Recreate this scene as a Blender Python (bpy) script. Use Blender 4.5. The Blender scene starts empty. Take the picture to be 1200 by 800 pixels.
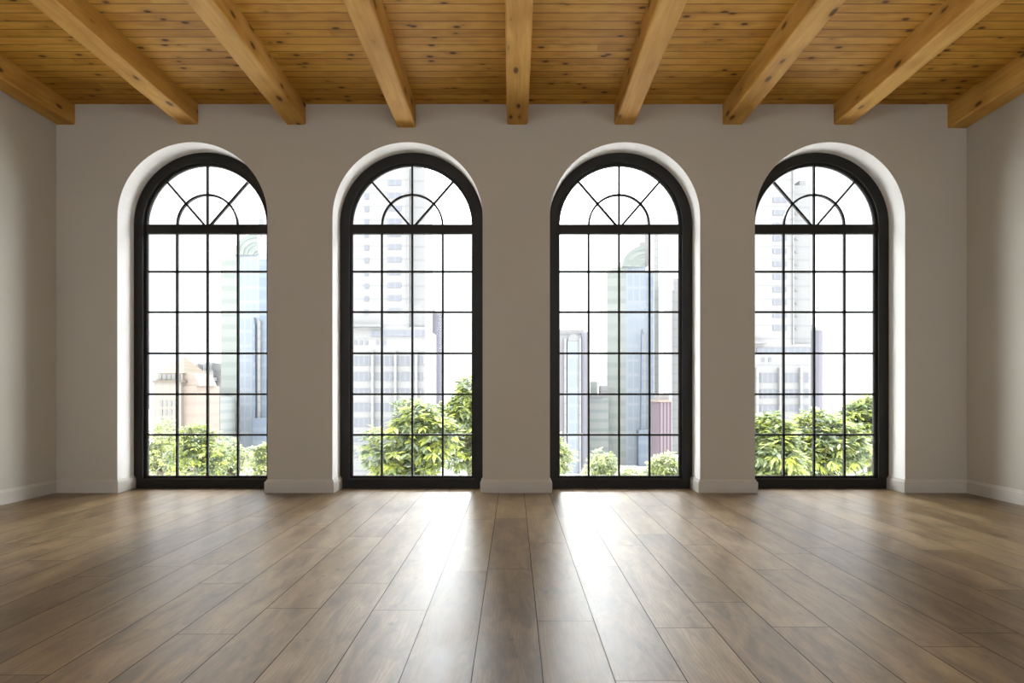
import bpy, bmesh, math, random
from mathutils import Vector

# ------------------------------------------------------------------ camera, sky, exposure
SC = bpy.context.scene
F = 640.0                       # focal length in pixels of a 1200 x 800 frame
VX, VY = 602.0, 459.0           # where lines square to the window wall vanish
D = 5.907                       # camera to window wall
S = D / F                       # metres per pixel on the window wall
CZ = 118 * S                    # camera height above the floor
GROUND = -15.0

cam_d = bpy.data.cameras.new('camera'); cam = bpy.data.objects.new('camera', cam_d)
SC.collection.objects.link(cam); SC.camera = cam
cam_d.sensor_width = 36.0; cam_d.lens = 36.0 * F / 1200.0
cam_d.shift_x = -(VX - 600) / 1200.0; cam_d.shift_y = (VY - 400) / 1200.0
cam_d.clip_start = 0.05; cam_d.clip_end = 3000
cam.location = (0, 0, CZ); cam.rotation_euler = (math.pi / 2, 0, 0)

SKY, BACK, ZENITH = 1.9, 5.4, 18.0   # overcast sky: low ahead, behind the camera, overhead and to the sides
GLOW, HAZE = 230.0, 10.0         # hazy sun and the bright haze below it
SUN_EL, SUN_W = 29.0, 3.8       # elevation and soft radius in degrees
EXPOSURE = 0.13
SC.view_settings.view_transform = 'Standard'; SC.view_settings.look = 'None'
SC.view_settings.gamma = 1.0; SC.view_settings.use_curve_mapping = False
SC.view_settings.exposure = EXPOSURE
SC.cycles.max_bounces = 14; SC.cycles.diffuse_bounces = 8; SC.cycles.transparent_max_bounces = 24
SC.cycles.use_denoising = True

class NT:
    """small helper around a node tree"""
    def __init__(s, tree): s.t = tree; s.n = tree.nodes; s.l = tree.links
    def node(s, kind, **kw):
        nd = s.n.new(kind)
        for k, v in kw.items(): setattr(nd, k, v)
        return nd
    def put(s, sock, v):
        if isinstance(v, bpy.types.NodeSocket): s.l.new(v, sock)
        elif isinstance(v, (tuple, list)):
            v = tuple(v)
            if sock.type == 'RGBA' and len(v) == 3: v += (1.0,)
            sock.default_value = v
        else: sock.default_value = v
    def m(s, op, a, b=0.0, c=0.0, clamp=False):
        nd = s.node('ShaderNodeMath', operation=op); nd.use_clamp = clamp
        s.put(nd.inputs[0], a); s.put(nd.inputs[1], b); s.put(nd.inputs[2], c)
        return nd.outputs[0]
    def xyz(s, x, y, z):
        nd = s.node('ShaderNodeCombineXYZ')
        for i, v in enumerate((x, y, z)): s.put(nd.inputs[i], v)
        return nd.outputs[0]
    def sep(s, v):
        nd = s.node('ShaderNodeSeparateXYZ'); s.put(nd.inputs[0], v); return nd.outputs
    def noise(s, vec, scale=5, detail=4, rough=0.5, dist=0.0):
        nd = s.node('ShaderNodeTexNoise'); s.put(nd.inputs['Vector'], vec)
        s.put(nd.inputs['Scale'], scale); s.put(nd.inputs['Detail'], detail)
        s.put(nd.inputs['Roughness'], rough); s.put(nd.inputs['Distortion'], dist)
        return nd.outputs['Fac']
    def white(s, vec):
        nd = s.node('ShaderNodeTexWhiteNoise', noise_dimensions='3D'); s.put(nd.inputs['Vector'], vec)
        return nd.outputs['Value']
    def ramp(s, fac, stops):
        nd = s.node('ShaderNodeValToRGB'); el = nd.color_ramp.elements
        while len(el) < len(stops): el.new(0.5)
        for e, (p, c) in zip(el, stops): e.position = p; e.color = tuple(c) + (1.0,)
        s.put(nd.inputs[0], fac); return nd.outputs[0]
    def mix(s, fac, a, b, blend='MIX'):
        nd = s.node('ShaderNodeMix', data_type='RGBA', blend_type=blend)
        s.put(nd.inputs['Factor'], fac)
        s.put(nd.inputs[6], a); s.put(nd.inputs[7], b)
        return nd.outputs[2]
    def step(s, v, lo, hi):
        nd = s.node('ShaderNodeMapRange', interpolation_type='SMOOTHSTEP')
        s.put(nd.inputs['Value'], v); s.put(nd.inputs['From Min'], lo); s.put(nd.inputs['From Max'], hi)
        return nd.outputs[0]
    def bump(s, h, strength=0.3, dist=0.01):
        nd = s.node('ShaderNodeBump'); s.put(nd.inputs['Height'], h)
        nd.inputs['Strength'].default_value = strength; nd.inputs['Distance'].default_value = dist
        return nd.outputs[0]

def new_mat(name):
    m = bpy.data.materials.new(name); m.use_nodes = True
    t = NT(m.node_tree); b = t.n['Principled BSDF']
    return m, t, b

# sky: white overcast, brightness shaped to light the room, with a soft sun low over the street, straight ahead
w = bpy.data.worlds.new('sky'); SC.world = w; w.use_nodes = True
t = NT(w.node_tree); bg = t.n['Background']
geo = t.node('ShaderNodeTexCoord')
vn = t.node('ShaderNodeVectorMath', operation='NORMALIZE'); t.put(vn.inputs[0], geo.outputs['Generated'])
def soft_disc(el, wdt, power):
    dt = t.node('ShaderNodeVectorMath', operation='DOT_PRODUCT'); t.put(dt.inputs[0], vn.outputs[0])
    dt.inputs[1].default_value = (0.0, math.cos(math.radians(el)), math.sin(math.radians(el)))
    q = t.m('DIVIDE', t.m('ARCCOSINE', t.m('MINIMUM', dt.outputs['Value'], 0.99999)), math.radians(wdt))
    return t.m('MULTIPLY', t.m('EXPONENT', t.m('MULTIPLY', t.m('MULTIPLY', q, q), -1.0)), power)
g = t.m('ADD', soft_disc(SUN_EL, SUN_W, GLOW), soft_disc(26.0, 9.5, HAZE))
t.put(bg.inputs['Color'], (0.96, 0.98, 1.0))
vy = t.sep(vn.outputs[0])[1]            # dimmed low ahead, brightened at the sides and overhead for the room light
up = t.m('MULTIPLY', t.m('SUBTRACT', 1.0, t.step(vy, 0.45, 0.80)), t.step(vy, -0.05, 0.15))
bk = t.m('MULTIPLY', t.m('SUBTRACT', 1.0, t.step(vy, -0.15, 0.05)), BACK - SKY)
t.put(bg.inputs['Strength'], t.m('ADD', t.m('ADD', g, bk), t.m('ADD', SKY, t.m('MULTIPLY', up, ZENITH - SKY))))

# ------------------------------------------------------------------ object helpers
COL = SC.collection
def tag(o, label=None, cat=None, group=None, kind=None):
    if label: o['label'] = label
    if cat: o['category'] = cat
    if group: o['group'] = group
    if kind: o['kind'] = kind
    return o
def link_mesh(name, me, mat, parent=None):
    o = bpy.data.objects.new(name, me); COL.objects.link(o)
    if mat: me.materials.append(mat)
    if parent: o.parent = parent
    return o
def obj(name, verts, faces, mat, parent=None, smooth=False, bevel=0.0):
    me = bpy.data.meshes.new(name); me.from_pydata(verts, [], faces)
    bm = bmesh.new(); bm.from_mesh(me)
    bmesh.ops.recalc_face_normals(bm, faces=bm.faces[:])
    if bevel:
        bmesh.ops.bevel(bm, geom=bm.edges[:], offset=bevel, segments=2, profile=0.5, affect='EDGES')
    bm.to_mesh(me); bm.free()
    if smooth:
        for p in me.polygons: p.use_smooth = True
    return link_mesh(name, me, mat, parent)
class MB:
    def __init__(s): s.v = []; s.f = []
    def box(s, x0, x1, y0, y1, z0, z1):
        b = len(s.v)
        s.v += [(x, y, z) for z in (z0, z1) for y in (y0, y1) for x in (x0, x1)]
        s.f += [tuple(b + i for i in q) for q in ((0, 1, 3, 2), (4, 6, 7, 5), (0, 4, 5, 1), (2, 3, 7, 6), (0, 2, 6, 4), (1, 5, 7, 3))]
        return s
    def prism(s, pts, y0, y1):               # polygon in x,z pushed along y
        b = len(s.v); n = len(pts)
        s.v += [(x, y0, z) for x, z in pts] + [(x, y1, z) for x, z in pts]
        s.f += [tuple(b + i for i in range(n)), tuple(b + n + i for i in range(n))[::-1]]
        s.f += [(b + i, b + (i + 1) % n, b + n + (i + 1) % n, b + n + i) for i in range(n)]
        return s
    def ring(s, outer, inner, y0, y1, closed=True):   # band between two outlines of equal length
        b = len(s.v); n = len(outer)
        for pts, y in ((outer, y0), (inner, y0), (outer, y1), (inner, y1)):
            s.v += [(x, y, z) for x, z in pts]
        for i in range(n if closed else n - 1):
            j = (i + 1) % n
            a, c, e, g_ = b, b + n, b + 2 * n, b + 3 * n
            s.f += [(a + i, a + j, c + j, c + i), (e + i, g_ + i, g_ + j, e + j),
                    (a + i, e + i, e + j, a + j), (c + i, c + j, g_ + j, g_ + i)]
        if not closed:
            s.f += [(b, b + n, b + 3 * n, b + 2 * n), (b + n - 1, b + 3 * n - 1, b + 4 * n - 1, b + 2 * n - 1)]
        return s
    def cyl(s, cx, cy, r, z0, z1, n=32, r1=None):
        b = len(s.v); r1 = r if r1 is None else r1
        for z, rr in ((z0, r), (z1, r1)):
            s.v += [(cx + rr * math.cos(2 * math.pi * i / n), cy + rr * math.sin(2 * math.pi * i / n), z) for i in range(n)]
        s.f += [tuple(range(b, b + n)), tuple(range(b + n, b + 2 * n))]
        s.f += [(b + i, b + (i + 1) % n, b + n + (i + 1) % n, b + n + i) for i in range(n)]
        return s
    def build(s, name, mat, parent=None, **kw): return obj(name, s.v, s.f, mat, parent, **kw)
def empty(name, loc):
    o = bpy.data.objects.new(name, None); COL.objects.link(o); o.location = loc; o.empty_display_size = 0.2
    o['origin'] = 0; del o['origin']
    return o
def seat(root):                              # keep world-space meshes where they are under a placed root
    for c in root.children: c.location = -root.location
    return root

# ------------------------------------------------------------------ materials
def wall_mat(name, col):
    m, t, b = new_mat(name)
    p = t.node('ShaderNodeNewGeometry').outputs['Position']
    big = t.noise(p, 1.3, 3); fine = t.noise(p, 90, 3, 0.6)
    t.put(b.inputs['Base Color'], t.mix(big, tuple(c * 0.96 for c in col), tuple(min(1, c * 1.04) for c in col)))
    b.inputs['Roughness'].default_value = 0.75
    b.inputs['Specular IOR Level'].default_value = 0.3
    t.put(b.inputs['Normal'], t.bump(t.m('ADD', t.m('MULTIPLY', fine, 0.3), t.noise(p, 14, 4)), 0.08, 0.01))
    return m
M_WALL = wall_mat('plaster_wall', (0.515, 0.495, 0.440))
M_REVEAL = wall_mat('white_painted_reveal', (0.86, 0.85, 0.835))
M_BASE, tb, bb = new_mat('painted_baseboard')
pb = tb.node('ShaderNodeNewGeometry').outputs['Position']
tb.put(bb.inputs['Base Color'], tb.mix(tb.noise(pb, 4, 3), (0.53, 0.51, 0.47), (0.56, 0.54, 0.50)))
bb.inputs['Roughness'].default_value = 0.45

def dark_metal():
    m, t, b = new_mat('black_painted_metal')
    p = t.node('ShaderNodeNewGeometry').outputs['Position']
    t.put(b.inputs['Base Color'], t.mix(t.noise(p, 8, 3), (0.009, 0.008, 0.007), (0.013, 0.0115, 0.010)))
    b.inputs['Roughness'].default_value = 0.5; b.inputs['Specular IOR Level'].default_value = 0.3
    t.put(b.inputs['Normal'], t.bump(t.noise(p, 120, 2), 0.05, 0.002))
    return m
M_FRAME = dark_metal()

def glass_mat():
    m, t, b = new_mat('window_glass')
    t.n.remove(b); out = t.n['Material Output']
    tr = t.node('ShaderNodeBsdfTransparent'); tr.inputs[0].default_value = (0.97, 0.98, 0.975, 1)
    gl = t.node('ShaderNodeBsdfGlossy'); gl.inputs['Roughness'].default_value = 0.01
    p = t.node('ShaderNodeNewGeometry').outputs['Position']
    t.put(gl.inputs['Normal'], t.bump(t.noise(p, 1.5, 2), 0.05, 0.01))
    fr = t.node('ShaderNodeFresnel'); fr.inputs[0].default_value = 1.12
    mx = t.node('ShaderNodeMixShader')
    t.put(mx.inputs[0], fr.outputs[0]); t.l.new(tr.outputs[0], mx.inputs[1]); t.l.new(gl.outputs[0], mx.inputs[2])
    t.l.new(mx.outputs[0], out.inputs['Surface'])
    return m
M_GLASS = glass_mat()

def plank_floor():
    W, L = 0.2712, 1.35
    m, t, b = new_mat('oak_plank_floor')
    x, y, z = t.sep(t.node('ShaderNodeNewGeometry').outputs['Position'])
    u = t.m('DIVIDE', t.m('SUBTRACT', x, 0.111), W); col = t.m('FLOOR', u); fx = t.m('FRACT', u)
    v = t.m('ADD', t.m('DIVIDE', y, L), t.m('MULTIPLY', t.white(t.xyz(col, 3.1, 0.7)), 5.37))
    row = t.m('FLOOR', v); fy = t.m('FRACT', v)
    rnd = t.white(t.xyz(col, row, 1.3)); rnd2 = t.white(t.xyz(row, col, 7.9))
    ex = t.m('MULTIPLY', t.m('MINIMUM', fx, t.m('SUBTRACT', 1.0, fx)), W)
    ey = t.m('MULTIPLY', t.m('MINIMUM', fy, t.m('SUBTRACT', 1.0, fy)), L)
    gx = t.step(ex, 0.0008, 0.0030); gy = t.step(ey, 0.0004, 0.0022)
    # growth rings: long tongues, different in every plank
    off = t.m('MULTIPLY', rnd, 37.0)
    lx = t.m('MULTIPLY', t.m('SUBTRACT', fx, t.m('ADD', 0.25, t.m('MULTIPLY', rnd2, 0.5))), W)
    warp = t.noise(t.xyz(t.m('MULTIPLY', x, 5), t.m('MULTIPLY', y, 1.6), off), 1.0, 3, 0.55)
    dist = t.m('SQRT', t.m('ADD', t.m('MULTIPLY', t.m('MULTIPLY', lx, lx), 1.0), t.m('MULTIPLY', t.m('POWER', t.m('SUBTRACT', t.m('MULTIPLY', fy, L), 0.6), 2.0), 0.0016)))
    rings = t.m('FRACT', t.m('ADD', t.m('MULTIPLY', dist, 62.0), t.m('MULTIPLY', warp, 5.0)))
    rings = t.m('ABSOLUTE', t.m('SUBTRACT', t.m('MULTIPLY', rings, 2.0), 1.0))
    fibre = t.noise(t.xyz(t.m('MULTIPLY', x, 150), t.m('MULTIPLY', y, 5), off), 1.0, 4, 0.65)
    cloud = t.noise(t.xyz(t.m('MULTIPLY', x, 11), t.m('MULTIPLY', y, 3.0), off), 1.0, 6, 0.66, 0.5)
    base = t.ramp(t.m('ADD', t.m('MULTIPLY', cloud, 0.88), t.m('MULTIPLY', rnd, 0.11)),
                  [(0.28, (0.048, 0.028, 0.012)), (0.42, (0.118, 0.073, 0.030)), (0.54, (0.188, 0.123, 0.055)), (0.72, (0.275, 0.193, 0.094))])
    c = t.mix(t.m('MULTIPLY', t.step(rings, 0.45, 1.0), 0.50), base, (0.12, 0.078, 0.045))
    c = t.mix(t.m('MULTIPLY', t.step(fibre, 0.50, 0.70), 0.36), c, (0.13, 0.088, 0.052))
    # knots
    vor = t.node('ShaderNodeTexVoronoi', feature='F1', voronoi_dimensions='2D'); vor.inputs['Scale'].default_value = 1.0
    t.put(vor.inputs['Vector'], t.xyz(t.m('MULTIPLY', x, 5.6), t.m('MULTIPLY', y, 3.4), 0.0))
    kn = t.m('SUBTRACT', 1.0, t.step(t.m('ADD', vor.outputs['Distance'], t.m('MULTIPLY', t.noise(t.xyz(x, y, 0.0), 22, 4, 0.7), 0.22)), 0.10, 0.22))
    kr = t.sep(vor.outputs['Color'])[0]
    kn = t.m('MULTIPLY', kn, t.m('GREATER_THAN', kr, 0.5))
    c = t.mix(t.m('MULTIPLY', kn, 0.62), c, (0.055, 0.038, 0.025))
    gap = t.m('MULTIPLY', gx, gy)
    c = t.mix(gap, (0.014, 0.010, 0.006), c)
    t.put(b.inputs['Base Color'], c)
    t.put(b.inputs['Roughness'], t.m('ADD', 0.27, t.m('ADD', t.m('MULTIPLY', cloud, 0.14), t.m('MULTIPLY', rnd2, 0.05))))
    t.put(b.inputs['Specular IOR Level'], t.m('MULTIPLY', gap, 0.58))
    h = t.m('ADD', t.m('MULTIPLY', gap, 0.06), t.m('ADD', t.m('MULTIPLY', fibre, 0.10), t.m('MULTIPLY', cloud, 0.22)))
    t.put(b.inputs['Normal'], t.bump(h, 0.28, 0.004))
    return m
M_FLOOR = plank_floor()

def pine(name, along, width, light, mid, dark, boards=True):
    """knotty pine; along = 'x' or 'y' is the way the grain runs"""
    m, t, b = new_mat(name)
    px, py, pz = t.sep(t.node('ShaderNodeNewGeometry').outputs['Position'])
    rn = t.node('ShaderNodeObjectInfo').outputs['Random']
    a, c_ = (px, py) if along == 'x' else (py, px)
    if boards:
        v = t.m('DIVIDE', t.m('SUBTRACT', c_, 0.0865), width); bi = t.m('FLOOR', v); f = t.m('FRACT', v)
        aa = t.m('ADD', t.m('DIVIDE', a, 5.2), t.m('MULTIPLY', t.white(t.xyz(bi, 2.2, 0.1)), 9.0)); ai = t.m('FLOOR', aa)
        rnd = t.white(t.xyz(bi, ai, 0.4))
        e = t.m('MULTIPLY', t.m('MINIMUM', f, t.m('SUBTRACT', 1.0, f)), width)
        gap = t.step(e, 0.0008, 0.0055)
        across = t.m('MULTIPLY', c_, 1.0); seed = t.m('MULTIPLY', rnd, 41.0)
        zz = seed
    else:
        rnd = rn; gap = 1.0; seed = t.m('MULTIPLY', rn, 41.0); zz = t.m('ADD', seed, pz); across = t.m('ADD', c_, t.m('MULTIPLY', pz, 0.7))
    fibre = t.noise(t.xyz(t.m('MULTIPLY', a, 2.0), t.m('MULTIPLY', across, 70), zz), 1.0, 4, 0.6, 0.4)
    cloud = t.noise(t.xyz(t.m('MULTIPLY', a, 1.3), t.m('MULTIPLY', across, 9), zz), 1.0, 4, 0.55, 0.5)
    fac = t.m('ADD', t.m('MULTIPLY', fibre, 0.30), t.m('ADD', t.m('MULTIPLY', cloud, 0.50), t.m('MULTIPLY', rnd, 0.14)))
    col = t.ramp(fac, [(0.25, dark), (0.5, mid), (0.75, light)])
    vor = t.node('ShaderNodeTexVoronoi', feature='F1', voronoi_dimensions='3D'); vor.inputs['Scale'].default_value = 1.0
    if boards:
        t.put(vor.inputs['Vector'], t.xyz(t.m('MULTIPLY', a, 4.6), t.m('MULTIPLY', c_, 9.0), t.m('MULTIPLY', bi, 3.7)))
        lo, hi, thr = 0.10, 0.24, 0.0
    else:
        t.put(vor.inputs['Vector'], t.xyz(t.m('MULTIPLY', a, 3.2), t.m('MULTIPLY', c_, 7.0), t.m('ADD', t.m('MULTIPLY', pz, 7.0), seed)))
        lo, hi, thr = 0.12, 0.25, 0.0
    dd = t.m('ADD', vor.outputs['Distance'], t.m('MULTIPLY', t.noise(t.xyz(a, c_, pz), 30, 2), 0.05))
    k = t.m('MULTIPLY', t.m('SUBTRACT', 1.0, t.step(dd, lo, hi)), t.m('GREATER_THAN', t.sep(vor.outputs['Color'])[0], thr))
    halo = t.m('MULTIPLY', t.m('SUBTRACT', 1.0, t.step(dd, hi, hi * 2.4)), t.m('GREATER_THAN', t.sep(vor.outputs['Color'])[0], thr))
    col = t.mix(t.m('MULTIPLY', halo, 0.35), col, dark)
    col = t.mix(t.m('MULTIPLY', k, 0.92), col, tuple(d * 0.22 for d in dark))
    if boards: col = t.mix(gap, tuple(d * 0.12 for d in dark), col)
    t.put(b.inputs['Base Color'], col)
    b.inputs['Roughness'].default_value = 0.6; b.inputs['Specular IOR Level'].default_value = 0.22
    h = t.m('ADD', t.m('MULTIPLY', fibre, 0.15), t.m('MULTIPLY', gap, 1.0))
    t.put(b.inputs['Normal'], t.bump(h, 0.35, 0.005))
    return m
M_CEIL = pine('pine_ceiling_boards', 'x', 0.1005, (0.66, 0.38, 0.080), (0.52, 0.265, 0.038), (0.30, 0.125, 0.012))
M_BEAM = pine('pine_beam', 'y', 0.2, (0.74, 0.465, 0.165), (0.60, 0.335, 0.080), (0.38, 0.175, 0.03), boards=False)

# ------------------------------------------------------------------ room shell
XL, XR = (66 - VX) * S, (1133 - VX) * S
YB, TH = -3.6, 0.36                          # wall behind the camera, thickness of the window wall
ZT = 1.089 + 337 * S                         # ceiling height at the window wall
SL = -8.0 / F                                # the ceiling falls slightly towards the windows
REV = 0.256                                  # depth of the reveal up to the window frame
HW, ZS = 0.812, 2.976                        # half width of an opening, height where its arch springs
WX = [(c - VX) * S for c in (225.5, 477.6, 732.4, 972.6)]
def zc(y): return CZ + 337 * S + (y - D) * SL
def arch(cx, hw, zb, n=40, zs=None):
    zs = ZS if zs is None else zs
    pts = [(cx - hw, zb)] + [(cx - hw * math.cos(math.pi * i / n), zs + hw * math.sin(math.pi * i / n)) for i in range(n + 1)] + [(cx + hw, zb)]
    return pts

def struct(o): o['kind'] = 'structure'; return o
# window wall with four arched openings
v, f = [], []
def quad(a, b_, c, d): 
    k = len(v); v.extend([a, b_, c, d]); f.append((k, k + 1, k + 2, k + 3))
TOPZ = zc(D)
xs = [XL - 0.0]
for cx in WX: xs += [cx - HW, cx + HW]
xs += [XR]
for y in (D, D + TH):
    top = TOPZ if y == D else TOPZ
    for i in range(0, len(xs), 2): quad((xs[i], y, 0), (xs[i + 1], y, 0), (xs[i + 1], y, top), (xs[i], y, top))
    for cx in WX:
        a = arch(cx, HW, 0)[1:-1]
        for p, q_ in zip(a[:-1], a[1:]): quad((p[0], y, p[1]), (q_[0], y, q_[1]), (q_[0], y, top), (p[0], y, top))
for cx in WX:
    a = arch(cx, HW, 0)
    for p, q_ in zip(a[:-1], a[1:]): quad((p[0], D, p[1]), (q_[0], D, q_[1]), (q_[0], D + TH, q_[1]), (p[0], D + TH, p[1]))
quad((XL, D, TOPZ), (XR, D, TOPZ), (XR, D + TH, TOPZ), (XL, D + TH, TOPZ))
quad((XL, D, 0), (XL, D + TH, 0), (XL, D + TH, TOPZ), (XL, D, TOPZ)); quad((XR, D, 0), (XR, D + TH, 0), (XR, D + TH, TOPZ), (XR, D, TOPZ))
for a_, b_ in zip(xs[0::2], xs[1::2]): quad((a_, D, 0), (b_, D, 0), (b_, D + TH, 0), (a_, D + TH, 0))
me = bpy.data.meshes.new('wall_back'); me.from_pydata(v, [], f)
bm = bmesh.new(); bm.from_mesh(me); bmesh.ops.remove_doubles(bm, verts=bm.verts[:], dist=1e-5)
bmesh.ops.recalc_face_normals(bm, faces=bm.faces[:]); bm.to_mesh(me); bm.free()
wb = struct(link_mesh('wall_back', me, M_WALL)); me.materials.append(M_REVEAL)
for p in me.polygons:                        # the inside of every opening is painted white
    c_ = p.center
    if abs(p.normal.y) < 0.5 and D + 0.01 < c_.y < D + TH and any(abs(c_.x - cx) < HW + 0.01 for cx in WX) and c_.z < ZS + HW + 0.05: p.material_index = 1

def slant_box(name, x0, x1, y0, y1, zlow, zhigh, mat):
    """box whose lower and upper faces are functions of y"""
    vs = [(x, y, zf(y)) for zf in (zlow, zhigh) for y in (y0, y1) for x in (x0, x1)]
    fs = [(0, 1, 3, 2), (4, 6, 7, 5), (0, 4, 5, 1), (2, 3, 7, 6), (0, 2, 6, 4), (1, 5, 7, 3)]
    return obj(name, vs, fs, mat)
struct(slant_box('wall_left', XL - 0.2, XL, YB, D + TH, lambda y: 0, zc, M_WALL))
struct(slant_box('wall_right', XR, XR + 0.2, YB, D + TH, lambda y: 0, zc, M_WALL))
wn = MB()                                    # wall behind the camera; high openings added to light the window wall
zt_ = zc(YB); ow = (XR - XL) / 4
for i in range(5):
    xc = XL + i * ow; wn.box(xc - 0.22, xc + 0.22, YB - 0.2, YB, 0, zt_)
wn.box(XL - 0.2, XR + 0.2, YB - 0.201, YB + 0.001, 3.7, zt_); wn.box(XL - 0.2, XR + 0.2, YB - 0.201, YB + 0.001, 0, 2.2)
struct(wn.build('wall_near', M_WALL))
struct(slant_box('ceiling', XL - 0.2, XR + 0.2, YB - 0.2, D + TH, zc, lambda y: zc(y) + 0.15, M_CEIL))
struct(slant_box('floor', XL - 0.2, XR + 0.2, YB - 0.2, D + TH, lambda y: -0.2, lambda y: 0, M_FLOOR))

# baseboards, swept along the foot of every wall and into the reveals
def sweep(name, path):
    prof = [(0, 0), (0.024, 0), (0.024, 0.112), (0.021, 0.119), (0.014, 0.124), (0.010, 0.136), (0.006, 0.142), (0, 0.142)]
    n = len(path); vs, fs = [], []
    dirs = [Vector((path[i + 1][0] - path[i][0], path[i + 1][1] - path[i][1])).normalized() for i in range(n - 1)]
    for i, p in enumerate(path):
        nr = [Vector((d.y, -d.x)) for d in (dirs[max(0, i - 1)], dirs[min(n - 2, i)])]
        mv = (nr[0] + nr[1]) / (1 + nr[0].dot(nr[1])) if i not in (0, n - 1) else nr[0 if i else 1]
        for o_, z in prof: vs.append((p[0] + mv.x * o_, p[1] + mv.y * o_, z))
    k = len(prof)
    for i in range(n - 1):
        for j in range(k): fs.append((i * k + j, i * k + (j + 1) % k, (i + 1) * k + (j + 1) % k, (i + 1) * k + j))
    fs += [tuple(range(k)), tuple(range((n - 1) * k, n * k))]
    return struct(obj(name, vs, fs, M_BASE))
YR = D + REV
sweep('baseboard_left', [(XL, YB), (XL, D)])
sweep('baseboard_right', [(XR, D), (XR, YB)])
# (path runs left to right seen from the room, the board sticks out towards the room)
sweep('baseboard_back', [(XL, D), (WX[0] - HW, D), (WX[0] - HW, YR)])
for a_, b_ in zip(WX[:-1], WX[1:]):
    sweep('baseboard_back', [(a_ + HW, YR), (a_ + HW, D), (b_ - HW, D), (b_ - HW, YR)])
sweep('baseboard_back', [(WX[3] + HW, YR), (WX[3] + HW, D), (XR, D)])

# ------------------------------------------------------------------ windows
def bar(p, q_, wd, y0, y1):
    d = Vector((q_[0] - p[0], q_[1] - p[1])).normalized(); nn = Vector((-d.y, d.x)) * wd / 2
    return [(p[0] + nn.x, p[1] + nn.y), (q_[0] + nn.x, q_[1] + nn.y), (q_[0] - nn.x, q_[1] - nn.y), (p[0] - nn.x, p[1] - nn.y)]
GR = 0.681                                   # half width of the glass
Y0 = D + REV; YG = D + 0.308
ROWS = [2.454, 1.995, 1.526, 1.062, 0.601]; ZGB = 0.132; TRB, TRT = 2.880, 2.988
for k, cx in enumerate(WX):
    cx += (-0.006, -0.004, -0.006, -0.006)[k]
    root = struct(empty('window_%d' % (k + 1), (cx, Y0, 0)))
    ox = WX[k]
    # deep outer frame with a stepped lip
    b = MB().ring(arch(ox, HW, 0), arch(cx, 0.706, 0.105), Y0, D + 0.35)
    b.build('outer_frame', M_FRAME, root)
    # arched sash that holds the glass
    b = MB().ring(arch(cx, 0.712, 0.10), arch(cx, GR, ZGB), Y0 + 0.03, YG + 0.022); b.build('sash', M_FRAME, root)
    b = MB().ring(arch(cx, GR + 0.012, ZGB - 0.012), arch(cx, GR - 0.006, ZGB + 0.006), YG - 0.012, YG + 0.012); b.build('glazing_bead', M_FRAME, root)
    MB().box(cx - GR - 0.01, cx + GR + 0.01, Y0 + 0.03, YG + 0.022, TRB, TRT).build('transom', M_FRAME, root, bevel=0.003)
    MB().box(cx - GR + 0.0, cx + GR, YG - 0.006, YG + 0.006, TRT + 0.0, TRT + 0.001)
    # glass
    MB().box(cx - GR, cx + GR, YG - 0.003, YG + 0.003, ZGB, TRB).build('lower_glass', M_GLASS, root)
    fan = [(x, z) for x, z in arch(cx, GR, TRT)[1:-1] if z >= TRT]
    fan = [(cx - GR + 0.0, TRT)] + fan + [(cx + GR, TRT)]
    MB().prism(fan, YG - 0.003, YG + 0.003).build('fan_glass', M_GLASS, root)
    # muntins
    wd = 0.0215; ya, yb = YG - 0.014, YG + 0.014
    for z in ROWS: MB().box(cx - GR, cx + GR, ya, yb, z - wd / 2, z + wd / 2).build('muntin', M_FRAME, root)
    for dx in (-0.346, 0, 0.346): MB().box(cx + dx - wd / 2, cx + dx + wd / 2, ya, yb, ZGB, TRB).build('muntin', M_FRAME, root)
    c0 = (cx, 2.945)
    MB().box(cx - wd / 2, cx + wd / 2, ya, yb, TRT, ZS + GR).build('fan_muntin', M_FRAME, root)
    for sg in (-1, 1):
        a_ = math.radians(49); st = 0.05; le = 0.695
        p = (c0[0] + sg * st * math.cos(a_), c0[1] + st * math.sin(a_)); q_ = (c0[0] + sg * le * math.cos(a_), c0[1] + le * math.sin(a_))
        MB().prism(bar(p, q_, wd, ya, yb), ya, yb).build('fan_muntin', M_FRAME, root)
    n = 28; R = 0.343
    arc = lambda r: [(cx - r * math.cos(math.pi * i / n), TRT - 0.004 + r * math.sin(math.pi * i / n)) for i in range(n + 1)]
    MB().ring(arc(R + wd / 2), arc(R - wd / 2), ya, yb, closed=False).build('fan_arc_muntin', M_FRAME, root)
    seat(root)

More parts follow.
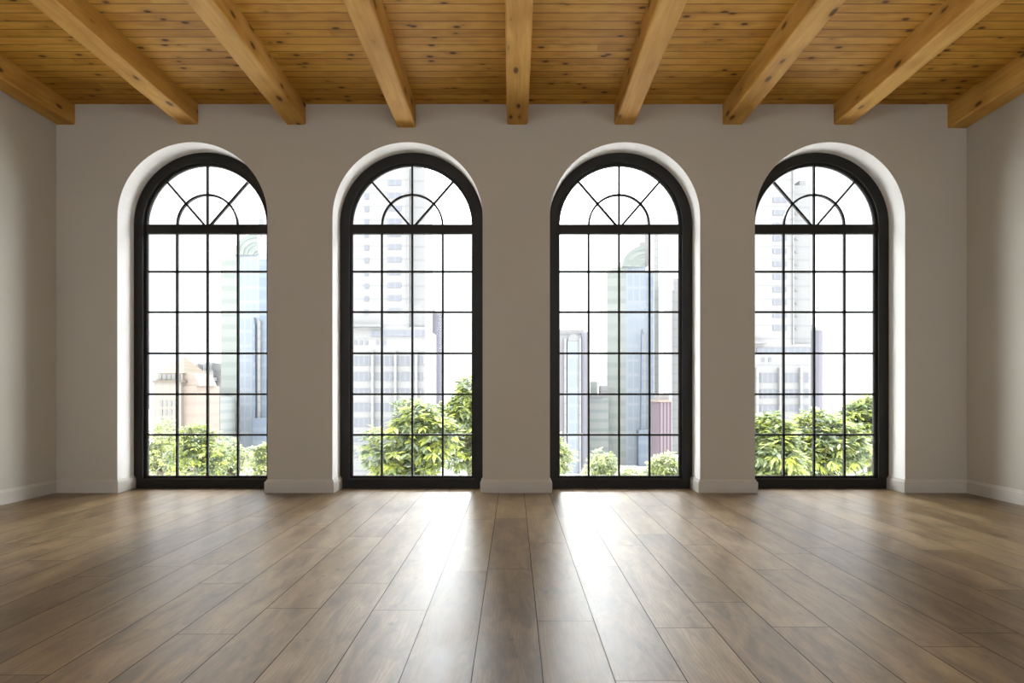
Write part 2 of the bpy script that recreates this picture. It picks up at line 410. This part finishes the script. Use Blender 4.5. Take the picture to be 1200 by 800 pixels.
# ------------------------------------------------------------------ ceiling beams
NTH = ['first', 'second', 'third', 'fourth', 'fifth', 'sixth', 'seventh', 'eighth', 'ninth']
BM = [(66, 88, 146), (209.5, 232.3, 146), (336, 358.5, 146), (465, 487.5, 149.5), (594.5, 618, 146), (719.5, 743, 146),
      (847, 870.5, 146), (977, 999.5, 146), (1110.5, 1133, 150)]
rng = random.Random(4)
for i, (a_, b_, yb_) in enumerate(BM):
    x0, x1 = (a_ - VX) * S, (b_ - VX) * S
    zl = CZ + (VY - yb_) * S
    me = bpy.data.meshes.new('ceiling_beam'); bm = bmesh.new(); n = 40
    ph = [rng.uniform(0, 6.28) for _ in range(4)]
    loops = []
    for j in range(n + 1):
        y = YB + (D - YB) * j / n; dz = (y - D) * SL
        w1 = 0.003 * math.sin(y * 2.1 + ph[0]) ; w2 = 0.003 * math.sin(y * 1.7 + ph[1])
        if i == 0: w1 = 0
        if i == 8: w2 = 0
        zt = zc(y); zb = zl + dz + 0.002 * math.sin(y * 1.3 + ph[2]); cc = 0.016
        pr = [(x0 + w1, zt), (x0 + w1, zb + cc), (x0 + w1 + cc * 0.35, zb + cc * 0.35), (x0 + w1 + cc, zb), (x1 + w2 - cc, zb),
              (x1 + w2 - cc * 0.35, zb + cc * 0.35), (x1 + w2, zb + cc), (x1 + w2, zt)]
        loops.append([bm.verts.new((px, y, pz)) for px, pz in pr])
    for A, B_ in zip(loops[:-1], loops[1:]):
        for q_ in range(8): bm.faces.new((A[q_], A[(q_ + 1) % 8], B_[(q_ + 1) % 8], B_[q_]))
    bm.faces.new(loops[0]); bm.faces.new(loops[-1][::-1])
    bmesh.ops.recalc_face_normals(bm, faces=bm.faces[:]); bm.to_mesh(me); bm.free()
    o = link_mesh('ceiling_beam', me, M_BEAM)
    if i == 0: lb = 'knotty pine ceiling beam running tight against the left wall'
    elif i == 8: lb = 'knotty pine ceiling beam running tight against the right wall'
    elif i == 4: lb = 'middle one of the nine pine ceiling beams, above the pillar at the room centre'
    elif i < 4: lb = 'pine ceiling beam, %s from the left wall' % NTH[i]
    else: lb = 'pine ceiling beam, %s from the right wall' % NTH[8 - i]
    tag(o, lb, 'beam', 'pine beams across the ceiling')

# ------------------------------------------------------------------ outside
def X(px, Y): return (px - VX) / F * Y
def Z(py, Y): return CZ + (VY - py) / F * Y

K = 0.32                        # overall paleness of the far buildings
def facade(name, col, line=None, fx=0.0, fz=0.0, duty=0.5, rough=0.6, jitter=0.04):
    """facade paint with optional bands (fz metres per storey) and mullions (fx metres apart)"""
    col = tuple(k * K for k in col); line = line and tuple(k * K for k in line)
    m, t, b = new_mat(name)
    x, y, z = t.sep(t.node('ShaderNodeNewGeometry').outputs['Position'])
    c = col; msk = None
    if fz:
        msk = t.step(t.m('ABSOLUTE', t.m('SUBTRACT', t.m('FRACT', t.m('DIVIDE', z, fz)), 0.5)), duty * 0.5 - 0.04, duty * 0.5 + 0.04)
        msk = t.m('SUBTRACT', 1.0, msk)
    if fx:
        u = t.m('ADD', x, y)
        mx = t.m('SUBTRACT', 1.0, t.step(t.m('ABSOLUTE', t.m('SUBTRACT', t.m('FRACT', t.m('DIVIDE', u, fx)), 0.5)), duty * 0.5 - 0.04, duty * 0.5 + 0.04))
        msk = mx if msk is None else t.m('MAXIMUM', mx, msk)
    nz = t.noise(t.xyz(x, y, z), 0.25, 3)
    c = t.mix(nz, tuple(k * (1 - jitter) for k in col), tuple(min(1, k * (1 + jitter)) for k in col))
    if msk is not None: c = t.mix(msk, c, line)
    t.put(b.inputs['Base Color'], c); b.inputs['Roughness'].default_value = rough
    b.inputs['Specular IOR Level'].default_value = 0.2
    return m
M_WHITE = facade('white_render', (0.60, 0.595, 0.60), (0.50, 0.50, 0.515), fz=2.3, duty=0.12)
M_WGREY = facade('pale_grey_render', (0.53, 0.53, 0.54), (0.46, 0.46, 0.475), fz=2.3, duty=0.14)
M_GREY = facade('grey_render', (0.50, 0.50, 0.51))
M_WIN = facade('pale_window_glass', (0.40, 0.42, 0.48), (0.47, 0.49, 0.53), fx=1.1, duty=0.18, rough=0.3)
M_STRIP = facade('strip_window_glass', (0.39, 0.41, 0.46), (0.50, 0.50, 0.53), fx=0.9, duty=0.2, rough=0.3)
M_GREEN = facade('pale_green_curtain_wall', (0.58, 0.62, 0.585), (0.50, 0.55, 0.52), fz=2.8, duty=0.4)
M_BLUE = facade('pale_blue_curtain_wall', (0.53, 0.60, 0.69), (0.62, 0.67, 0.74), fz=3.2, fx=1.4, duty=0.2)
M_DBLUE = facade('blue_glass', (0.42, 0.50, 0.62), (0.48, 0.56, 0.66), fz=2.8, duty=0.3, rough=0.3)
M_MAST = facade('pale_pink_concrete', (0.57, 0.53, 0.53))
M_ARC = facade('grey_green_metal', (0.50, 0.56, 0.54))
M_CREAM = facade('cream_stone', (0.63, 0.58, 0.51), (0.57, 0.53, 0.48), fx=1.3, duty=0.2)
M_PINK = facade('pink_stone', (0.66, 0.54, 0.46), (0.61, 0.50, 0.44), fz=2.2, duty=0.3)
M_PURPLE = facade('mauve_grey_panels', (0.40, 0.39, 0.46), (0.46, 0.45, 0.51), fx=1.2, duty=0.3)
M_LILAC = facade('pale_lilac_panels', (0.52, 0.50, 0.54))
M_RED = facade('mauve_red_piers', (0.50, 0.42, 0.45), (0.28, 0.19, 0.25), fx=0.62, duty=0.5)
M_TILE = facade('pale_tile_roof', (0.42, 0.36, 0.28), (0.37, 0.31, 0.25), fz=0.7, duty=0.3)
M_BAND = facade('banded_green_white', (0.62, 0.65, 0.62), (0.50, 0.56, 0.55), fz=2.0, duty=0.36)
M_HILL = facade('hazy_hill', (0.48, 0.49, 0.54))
M_GROUND = facade('street_concrete', (1.9, 1.87, 1.80))

g = MB().box(-420, 420, -420, 620, GROUND - 1, GROUND).build('ground', M_GROUND); struct(g)

def pxbox(px0, px1, py0, py1, Y, depth):     # py0 top, py1 bottom (None = ground)
    return MB().box(X(px0, Y), X(px1, Y), Y, Y + depth, GROUND if py1 is None else Z(py1, Y), Z(py0, Y))

def shell_tower(dx, dy, label):
    Y = 120.0
    P = lambda a, b_, c, d, dep, off=0.0: pxbox(a + dx, b_ + dx, c + dy, None if d is None else d + dy, Y - off, dep)
    r = empty('office_tower', (X(285 + dx, Y), Y, GROUND))
    P(264, 281, 299, None, 12).build('side_wing', M_GREEN, r)
    P(259, 264, 306, None, 10).build('side_wing', M_GREEN, r)
    P(281, 304, 297, None, 14).build('shaft', M_BLUE, r)
    P(304, 313.5, 304, None, 12).build('glass_shaft', M_DBLUE, r)
    # fan shaped crown: quarter-round shells one inside the other
    cx, cz = X(303 + dx, Y), Z(299 + dy, Y); u = Y / F
    for ro, ri, m_, dep in ((27, 22, M_ARC, 8), (22, 16.5, M_GREEN, 7), (16.5, 12, M_ARC, 7), (12, 5, M_GREEN, 6), (5, 2, M_ARC, 6)):
        q1 = [(cx - ro * u * math.cos(math.pi / 2 * i / 14), cz + ro * u * 0.9 * math.sin(math.pi / 2 * i / 14)) for i in range(15)]
        q2 = [(cx - ri * u * math.cos(math.pi / 2 * i / 14), cz + ri * u * 0.9 * math.sin(math.pi / 2 * i / 14)) for i in range(15)]
        MB().ring(q1, q2, Y - 0.1 - ro * 0.02, Y + dep, closed=False).build('crown_shell', m_, r)
    P(297, 307, 270, 297, 5, -2.5).build('lift_tower', M_MAST, r)
    P(303, 309, 256, 270, 4, -3).build('plant_room', M_WGREY, r)
    P(305.3, 306.5, 240, 256, 0.5, -4).build('mast', M_ARC, r)
    # needle fin on the front and the lower block
    a_, b2 = X(297.3 + dx, Y), X(301.5 + dx, Y); m_ = (a_ + b2) / 2
    MB().prism([(a_, GROUND), (b2, GROUND), (m_ + 0.25, Z(380 + dy, Y)), (m_, Z(372 + dy, Y)), (m_ - 0.15, Z(380 + dy, Y))], Y - 0.9, Y).build('needle_fin', M_DBLUE, r)
    P(302, 304.3, 375, 490, 0.8, 0.8).build('white_fin', M_WHITE, r)
    P(296, 314, 490, None, 2.0, 2.0).build('lower_block', M_DBLUE, r)
    seat(r); tag(r, label, 'building', 'glass office towers with fan crown')
shell_tower(0, 0, 'pale blue office tower with fan-shaped crown, seen through the leftmost window')
shell_tower(452.5, 14, 'pale blue office tower with fan-shaped crown, seen through the third window from left')

def slab_block(dx, dy, label, label2):
    Y = 95.0
    P = lambda a, b_, c, d, dep, off=0.0: pxbox(a + dx, b_ + dx, c + dy, None if d is None else d + dy, Y - off, dep)
    r = empty('apartment_tower', (X(450 + dx, Y), Y, GROUND))
    P(404, 478, 150, 383, 12).build('main_block', M_WHITE, r)
    P(478.6, 498, 197, 383, 9, -0.6).build('side_block', M_WGREY, r)
    P(485, 493, 191, 197, 3, -1).build('roof_box', M_GREY, r)
    P(477.2, 479.2, 170, 383, 0.6, 0.3).build('corner_strip', M_WGREY, r)  # grey strip put in for the shade line down the corner
    y = 211.0
    while y < 366:
        P(427, 432, y + 1, y + 7, 0.3, 0.12).build('small_window', M_WIN, r)
        P(454, 470, y, y + 6, 0.3, 0.12).build('window_group', M_WIN, r)
        P(480, 483.5, y + 3, y + 5, 0.3, -0.45).build('small_window', M_GREY, r)
        y += 15.0
    # podium
    P(404, 498, 383, None, 14, 0.0).build('podium', M_WHITE, r)
    P(404, 447, 379.5, 382.5, 3.0, 1.4).build('ledge', M_GREY, r)
    P(435, 498, 387, 394, 0.4, 0.2).build('recess_shade', M_WIN, r)  # band in the window colour stands in for shade in the recess
    for x_ in (415, 421.5, 428, 441, 449): P(x_, x_ + 3, 399, 404, 0.3, 0.12).build('small_window', M_WIN, r)
    for y_, h_ in ((417, 11), (436, 10), (455, 7), (472, 10), (491, 9), (509, 9), (527, 9)):
        for x0, x1 in ((407, 434), (438.5, 461), (465, 486), (489, 495.5)):
            P(x0, x1, y_, y_ + h_, 0.3, 0.1).build('strip_window', M_STRIP, r)
    for x_ in (436, 463, 487.5): P(x_ - 1.5, x_ + 1.5, 411, None, 0.8, 0.7).build('pier', M_WHITE, r)
    seat(r); tag(r, label, 'building', 'white apartment towers on a podium')
    Y2 = 118.0; cx = X(508 + dx, Y2); rad = 9.3 * Y2 / F
    r2 = empty('round_tower', (cx, Y2 + rad, GROUND))
    MB().cyl(cx, Y2 + rad, rad, GROUND, Z(368 + dy, Y2)).build('drum', M_PURPLE, r2, smooth=False)
    MB().cyl(cx, Y2 + rad, rad * 1.05, Z(368 + dy, Y2), Z(366 + dy, Y2)).build('cornice', M_LILAC, r2)
    MB().cyl(cx - rad * 0.35, Y2 + rad, rad * 0.6, Z(366 + dy, Y2), Z(359 + dy, Y2), r1=rad * 0.25).build('roof_cone', M_LILAC, r2)
    seat(r2); tag(r2, label2, 'building', 'round mauve towers')
slab_block(0, 0, 'white apartment tower with strip-windowed podium, seen through the second window from left',
           'round mauve grey tower behind the white apartment tower in the second window from left')
slab_block(452, 20, 'white apartment tower with strip-windowed podium, seen through the rightmost window',
           'round mauve grey tower beside the white apartment tower in the rightmost window')

# leftmost window: stone block with a pyramid roof, white stepped block, banded block, hill
Y = 100.0
r = empty('stone_building', (X(200, Y), Y, GROUND))
pxbox(180, 212, 447, None, Y, 9).build('front_block', M_CREAM, r)
pxbox(212, 230, 452, None, Y + 0.8, 8).build('side_block', M_PINK, r)
u = Y / F
MB().prism([(X(212, Y), Z(452, Y)), (X(230, Y), Z(452, Y)), (X(224, Y), Z(438, Y)), (X(212, Y), Z(436, Y))], Y + 1, Y + 7).build('side_gable', M_PINK, r)
pxbox(183, 214, 437, 447, Y + 0.5, 7.5).build('gallery', M_CREAM, r)
pxbox(178.5, 214, 445.5, 447.5, Y - 0.5, 9.5).build('cornice', M_TILE, r)
for i in range(5): pxbox(186 + i * 5.4, 189.2 + i * 5.4, 438.5, 444.5, Y + 0.35, 0.3).build('gallery_window', M_GREY, r)
for i in range(4):
    for j in range(3): pxbox(187.5 + i * 5.6, 190 + i * 5.6, 469 + j * 10.5, 476 + j * 10.5, Y - 0.12, 0.3).build('window', M_GREY, r)
bx0, bx1, bz, ax, az = X(184, Y), X(215, Y), Z(437, Y), X(200.5, Y), Z(416, Y)
obj('pyramid_roof', [(bx0, Y + .3, bz), (bx1, Y + .3, bz), (bx1, Y + 8, bz), (bx0, Y + 8, bz), (ax, Y + 4, az)], [(0, 1, 4), (1, 2, 4), (2, 3, 4), (3, 0, 4), (0, 3, 2, 1)], M_TILE, r)
seat(r); tag(r, 'cream and pink stone building with a pyramid roof behind the street trees', 'building')

Y = 125.0
r = empty('white_building', (X(240, Y), Y, GROUND))
pxbox(220, 250, 434, None, Y, 9).build('front_block', M_WHITE, r)
pxbox(224, 232, 426, 434, Y + 1, 6).build('roof_block', M_WHITE, r)
pxbox(238, 249, 425, 434, Y + 1, 6).build('roof_block', M_WGREY, r)
pxbox(250, 259, 440, None, Y + 1, 8).build('side_block', M_WHITE, r)
for a_, b_, c_, d_ in ((219.5, 230, 428, 430.5), (239, 248, 428, 432), (225, 232, 441, 447), (237, 243, 441, 447), (246, 254, 442, 446)):
    pxbox(a_, b_, c_, d_, Y - 0.15 if c_ > 434 else Y + 0.85, 0.3).build('window', M_WIN, r)
seat(r); tag(r, 'small white stepped building between the pyramid roof and the office tower', 'building')
Y = 112.0
r = empty('banded_building', (X(250, Y), Y, GROUND))
pxbox(229, 258, 465, None, Y, 6).build('body', M_BAND, r)
pxbox(232, 255, 462.5, 465, Y + 1, 4).build('parapet', M_WHITE, r)
seat(r); tag(r, 'low building with green and white bands at the foot of the office tower, leftmost window', 'building')
Y = 560.0
hp = [(120, 470), (140, 420), (165, 385), (190, 371), (205, 378), (222, 390), (245, 398), (270, 412), (300, 470)]
vs = [(X(a_, Y + dd), Y + dd, Z(b_, Y) if dd < 60 and b_ < 460 else GROUND) for dd in (0, 30) for a_, b_ in hp]
vs = []
for dd, s_ in ((-60, 0.0), (-30, 0.55), (0, 1.0), (30, 0.6), (60, 0.0)):
    for a_, b_ in hp: vs.append((X(a_, Y), Y + dd, GROUND + (Z(b_, Y) - GROUND) * s_ * (0 if b_ >= 470 else 1)))
n = len(hp); fs = [(i * n + j, i * n + j + 1, (i + 1) * n + j + 1, (i + 1) * n + j) for i in range(4) for j in range(n - 1)]
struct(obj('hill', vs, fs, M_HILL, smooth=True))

# third window: blue tower, low block, red-ribbed tower, slim pale towers
Y = 108.0
r = empty('blue_tower', (X(672, Y), Y, GROUND))
pxbox(648, 681, 393, None, Y, 9).build('body', M_LILAC, r)
pxbox(665, 679, 400, None, Y - 0.5, 1).build('glass_bay', M_BLUE, r)
cx, cz, rr = X(672, Y), Z(400, Y), 7 * Y / F
pts = [(cx - rr * math.cos(math.pi * i / 12), cz + rr * 1.2 * math.sin(math.pi * i / 12)) for i in range(13)]
MB().prism(pts, Y - 0.5, Y + 0.5).build('arched_head', M_WGREY, r)
for x_ in (662.5, 680): pxbox(x_ - 1.3, x_ + 1.3, 396, None, Y - 0.9, 1).build('pilaster', M_WHITE, r)
pxbox(682, 689, 389, None, Y - 0.3, 8).build('mauve_wing', M_PURPLE, r)
pxbox(650, 684, 386, 393, Y + 2, 5).build('roof_block', M_WHITE, r)
seat(r); tag(r, 'blue and lilac tower with an arched bay, left side of the third window', 'building')
Y = 116.0
r = empty('banded_building', (X(706, Y), Y, GROUND))
pxbox(690, 713, 466, None, Y, 4).build('body', M_BAND, r)
pxbox(692, 700, 447, 466, Y + 1, 3).build('roof_block', M_GREEN, r)
pxbox(704, 713, 452, 466, Y + 1, 3).build('roof_block', M_WHITE, r)
pxbox(691, 706, 463, 466, Y - 0.3, 1).build('parapet', M_GREY, r)
seat(r); tag(r, 'low banded building between the blue tower and the fan-crowned tower, third window', 'building')
Y = 100.0
r = empty('ribbed_tower', (X(779, Y), Y, GROUND))
pxbox(772.5, 787, 471, None, Y, 6).build('body', M_RED, r)
pxbox(771.5, 788, 468.5, 471, Y - 0.3, 6.6).build('cornice', M_PINK, r)
pxbox(772, 784, 461, 468.5, Y + 1, 4).build('roof_block', M_MAST, r)
seat(r); tag(r, 'small mauve red ribbed tower at the right edge of the third window', 'building')
Y = 150.0
r = empty('slim_tower', (X(769, Y), Y, GROUND))
pxbox(766.5, 772, 276, None, Y, 8).build('body', M_WHITE, r)
pxbox(767.5, 771, 270, 276, Y + 1, 4).build('roof_box', M_WGREY, r)
seat(r); tag(r, 'very slim white tower just right of the fan-crowned tower in the third window', 'building')
Y = 140.0
r = empty('white_tower', (X(797, Y), Y, GROUND))
pxbox(789, 806, 326, None, Y, 9).build('body', M_WHITE, r)
pxbox(787.5, 790.5, 340, None, Y - 1, 3).build('corner_strip', M_WGREY, r)
seat(r); tag(r, 'pale white tower half hidden by the right jamb of the third window', 'building')

# ------------------------------------------------------------------ trees in the street
def leaf_mat(name, a, b_, c):
    m, t, bs = new_mat(name)
    t.n.remove(bs); out = t.n['Material Output']
    at = t.node('ShaderNodeAttribute', attribute_name='tone').outputs['Fac']
    col = t.ramp(at, [(0.0, c), (0.45, b_), (1.0, a)])
    df = t.node('ShaderNodeBsdfDiffuse'); tl = t.node('ShaderNodeBsdfTranslucent'); gl = t.node('ShaderNodeBsdfGlossy')
    t.put(df.inputs[0], col); t.put(tl.inputs[0], col); gl.inputs['Roughness'].default_value = 0.4
    m1 = t.node('ShaderNodeMixShader'); m1.inputs[0].default_value = 0.5
    t.l.new(df.outputs[0], m1.inputs[1]); t.l.new(tl.outputs[0], m1.inputs[2])
    m2 = t.node('ShaderNodeMixShader'); m2.inputs[0].default_value = 0.07
    t.l.new(m1.outputs[0], m2.inputs[1]); t.l.new(gl.outputs[0], m2.inputs[2])
    t.l.new(m2.outputs[0], out.inputs['Surface'])
    return m
M_LEAF = leaf_mat('broad_leaves', (0.56, 0.60, 0.14), (0.25, 0.30, 0.13), (0.10, 0.13, 0.09))
M_LEAF2 = leaf_mat('light_leaves', (0.58, 0.62, 0.25), (0.35, 0.39, 0.19), (0.17, 0.20, 0.13))
M_BARK, tk, bk = new_mat('bark')
tk.put(bk.inputs['Base Color'], tk.mix(tk.noise(tk.node('ShaderNodeNewGeometry').outputs['Position'], 6, 4), (0.10, 0.075, 0.055), (0.22, 0.18, 0.14)))
bk.inputs['Roughness'].default_value = 0.9

def limb(pts, rads, n=7):
    vs, fs = [], []
    for i, p in enumerate(pts):
        d = (Vector(pts[min(i + 1, len(pts) - 1)]) - Vector(pts[max(0, i - 1)])).normalized()
        s_ = d.cross(Vector((0.3, 1, 0.1))).normalized(); t_ = d.cross(s_)
        for k_ in range(n):
            a_ = 2 * math.pi * k_ / n; q_ = Vector(p) + (s_ * math.cos(a_) + t_ * math.sin(a_)) * rads[i]
            vs.append(tuple(q_))
    for i in range(len(pts) - 1):
        for k_ in range(n): fs.append((i * n + k_, i * n + (k_ + 1) % n, (i + 1) * n + (k_ + 1) % n, (i + 1) * n + k_))
    fs += [tuple(range(n)), tuple(range((len(pts) - 1) * n, len(pts) * n))]
    return vs, fs

def tree(px, top, hw, Y, seed, mat, label, leaf=0.30, clusters=620, drop=0.5, hz=1.35, group='street trees'):
    rg = random.Random(seed)
    rx = hw * Y / F; rz = rx * hz
    cx, zt = X(px, Y), Z(top, Y); cz = zt - rz * 1.05
    root = empty('street_tree', (cx, Y, GROUND)); c = Vector((cx, Y, cz))
    tp = [(cx + 0.3 * math.sin(i * 1.3 + seed), Y + 0.25 * math.cos(i * 1.1 + seed), GROUND + (cz - rz * 0.4 - GROUND) * i / 6) for i in range(7)]
    tp[0] = (cx, Y, GROUND)
    obj('trunk', *limb(tp, [0.26 - 0.02 * i for i in range(7)], 10), M_BARK, root, smooth=True)
    lobes = []
    for i in range(9):
        d = Vector((rg.gauss(0, 1), rg.gauss(0, 0.7), rg.gauss(0.25, 0.8))).normalized()
        ctr = c + Vector((d.x * rx * 0.56, d.y * rx * 0.5, d.z * rz * 0.56)); lobes.append((ctr, rx * rg.uniform(0.40, 0.58)))
        mid = (Vector(tp[-1]) + ctr) / 2 + Vector((rg.uniform(-.2, .2), rg.uniform(-.2, .2), 0.1))
        obj('branch', *limb([tp[-1], tuple(mid), tuple(ctr + d * rx * 0.2)], [0.12, 0.07, 0.025]), M_BARK, root, smooth=True)
    lobes.append((c + Vector((0, 0, rz * 0.55)), rx * 0.5)); lobes.append((c, rx * 0.7))
    vs, fs, tone = [], [], []
    for k_ in range(clusters):
        ctr, rr = lobes[rg.randrange(len(lobes))]
        d = Vector((rg.gauss(0, 1), rg.gauss(0, 1), rg.gauss(0.15, 1))).normalized()
        p = ctr + d * rr * rg.uniform(0.65, 1.08)
        tn = rg.random() ** 1.5
        for j in range(rg.randint(6, 9)):
            a_ = rg.uniform(0, 6.283)
            out = (d * 0.6 + Vector((math.cos(a_), math.sin(a_), rg.uniform(-drop - 0.3, 0.35)))).normalized()
            L = leaf * rg.uniform(0.7, 1.2); wv = out.cross(Vector((rg.uniform(-.4, .4), rg.uniform(-.4, .4), 1))).normalized() * L * 0.17
            q0 = p + out * L * 0.12; sag = Vector((0, 0, -L * 0.22 * drop * 2)); q1 = p + out * L * 0.55 + sag * 0.3; q2 = p + out * L * 1.05 + sag
            b0 = len(vs); vs += [tuple(q0), tuple(q1 + wv), tuple(q2), tuple(q1 - wv)]
            fs.append((b0, b0 + 1, b0 + 2, b0 + 3))
            tone += [min(1, max(0, tn + rg.uniform(-0.15, 0.15)))]
    me = bpy.data.meshes.new('foliage'); me.from_pydata(vs, [], fs)
    at = me.attributes.new('tone', 'FLOAT', 'FACE'); at.data.foreach_set('value', tone)
    link_mesh('foliage', me, mat, root)
    seat(root); tag(root, label, 'tree', group)
T = [
 (188, 484, 36, 33, M_LEAF2, 'light green tree at the left edge of the leftmost window', 0.26),
 (230, 490, 34, 27, M_LEAF, 'denser green tree in the middle of the leftmost window', 0.24),
 (268, 508, 28, 35, M_LEAF2, 'pale small tree at the foot of the office tower, leftmost window', 0.26),
 (312, 514, 26, 30, M_LEAF2, 'yellow-green tree at the right edge of the leftmost window', 0.26),
 (482, 458, 54, 19, M_LEAF, 'large broad-leaved tree in the middle of the second window from left', 0.36),
 (550, 436, 46, 24, M_LEAF, 'tallest tree top, at the right edge of the second window from left', 0.38),
 (640, 500, 32, 24, M_LEAF2, 'bright yellow-green tree at the left edge of the third window', 0.30),
 (704, 522, 28, 31, M_LEAF2, 'pale tree below the low banded building in the third window', 0.26),
 (742, 544, 26, 28, M_LEAF2, 'lowest tree top, under the fan-crowned tower in the third window', 0.24),
 (778, 525, 32, 26, M_LEAF2, 'rounded tree below the mauve red ribbed tower in the third window', 0.26),
 (906, 478, 44, 19, M_LEAF, 'broad-leaved tree at the left side of the rightmost window', 0.36),
 (962, 472, 44, 23, M_LEAF, 'broad-leaved tree in the middle of the rightmost window', 0.38),
 (1016, 454, 46, 28, M_LEAF, 'tallest tree at the right side of the rightmost window', 0.42),
]
for i, (px, top, hw, Y, mt, lb, lf) in enumerate(T):
    tree(px, top, hw, Y, 11 + i * 7, mt, lb, leaf=lf, clusters=1000 if mt is M_LEAF else 800)
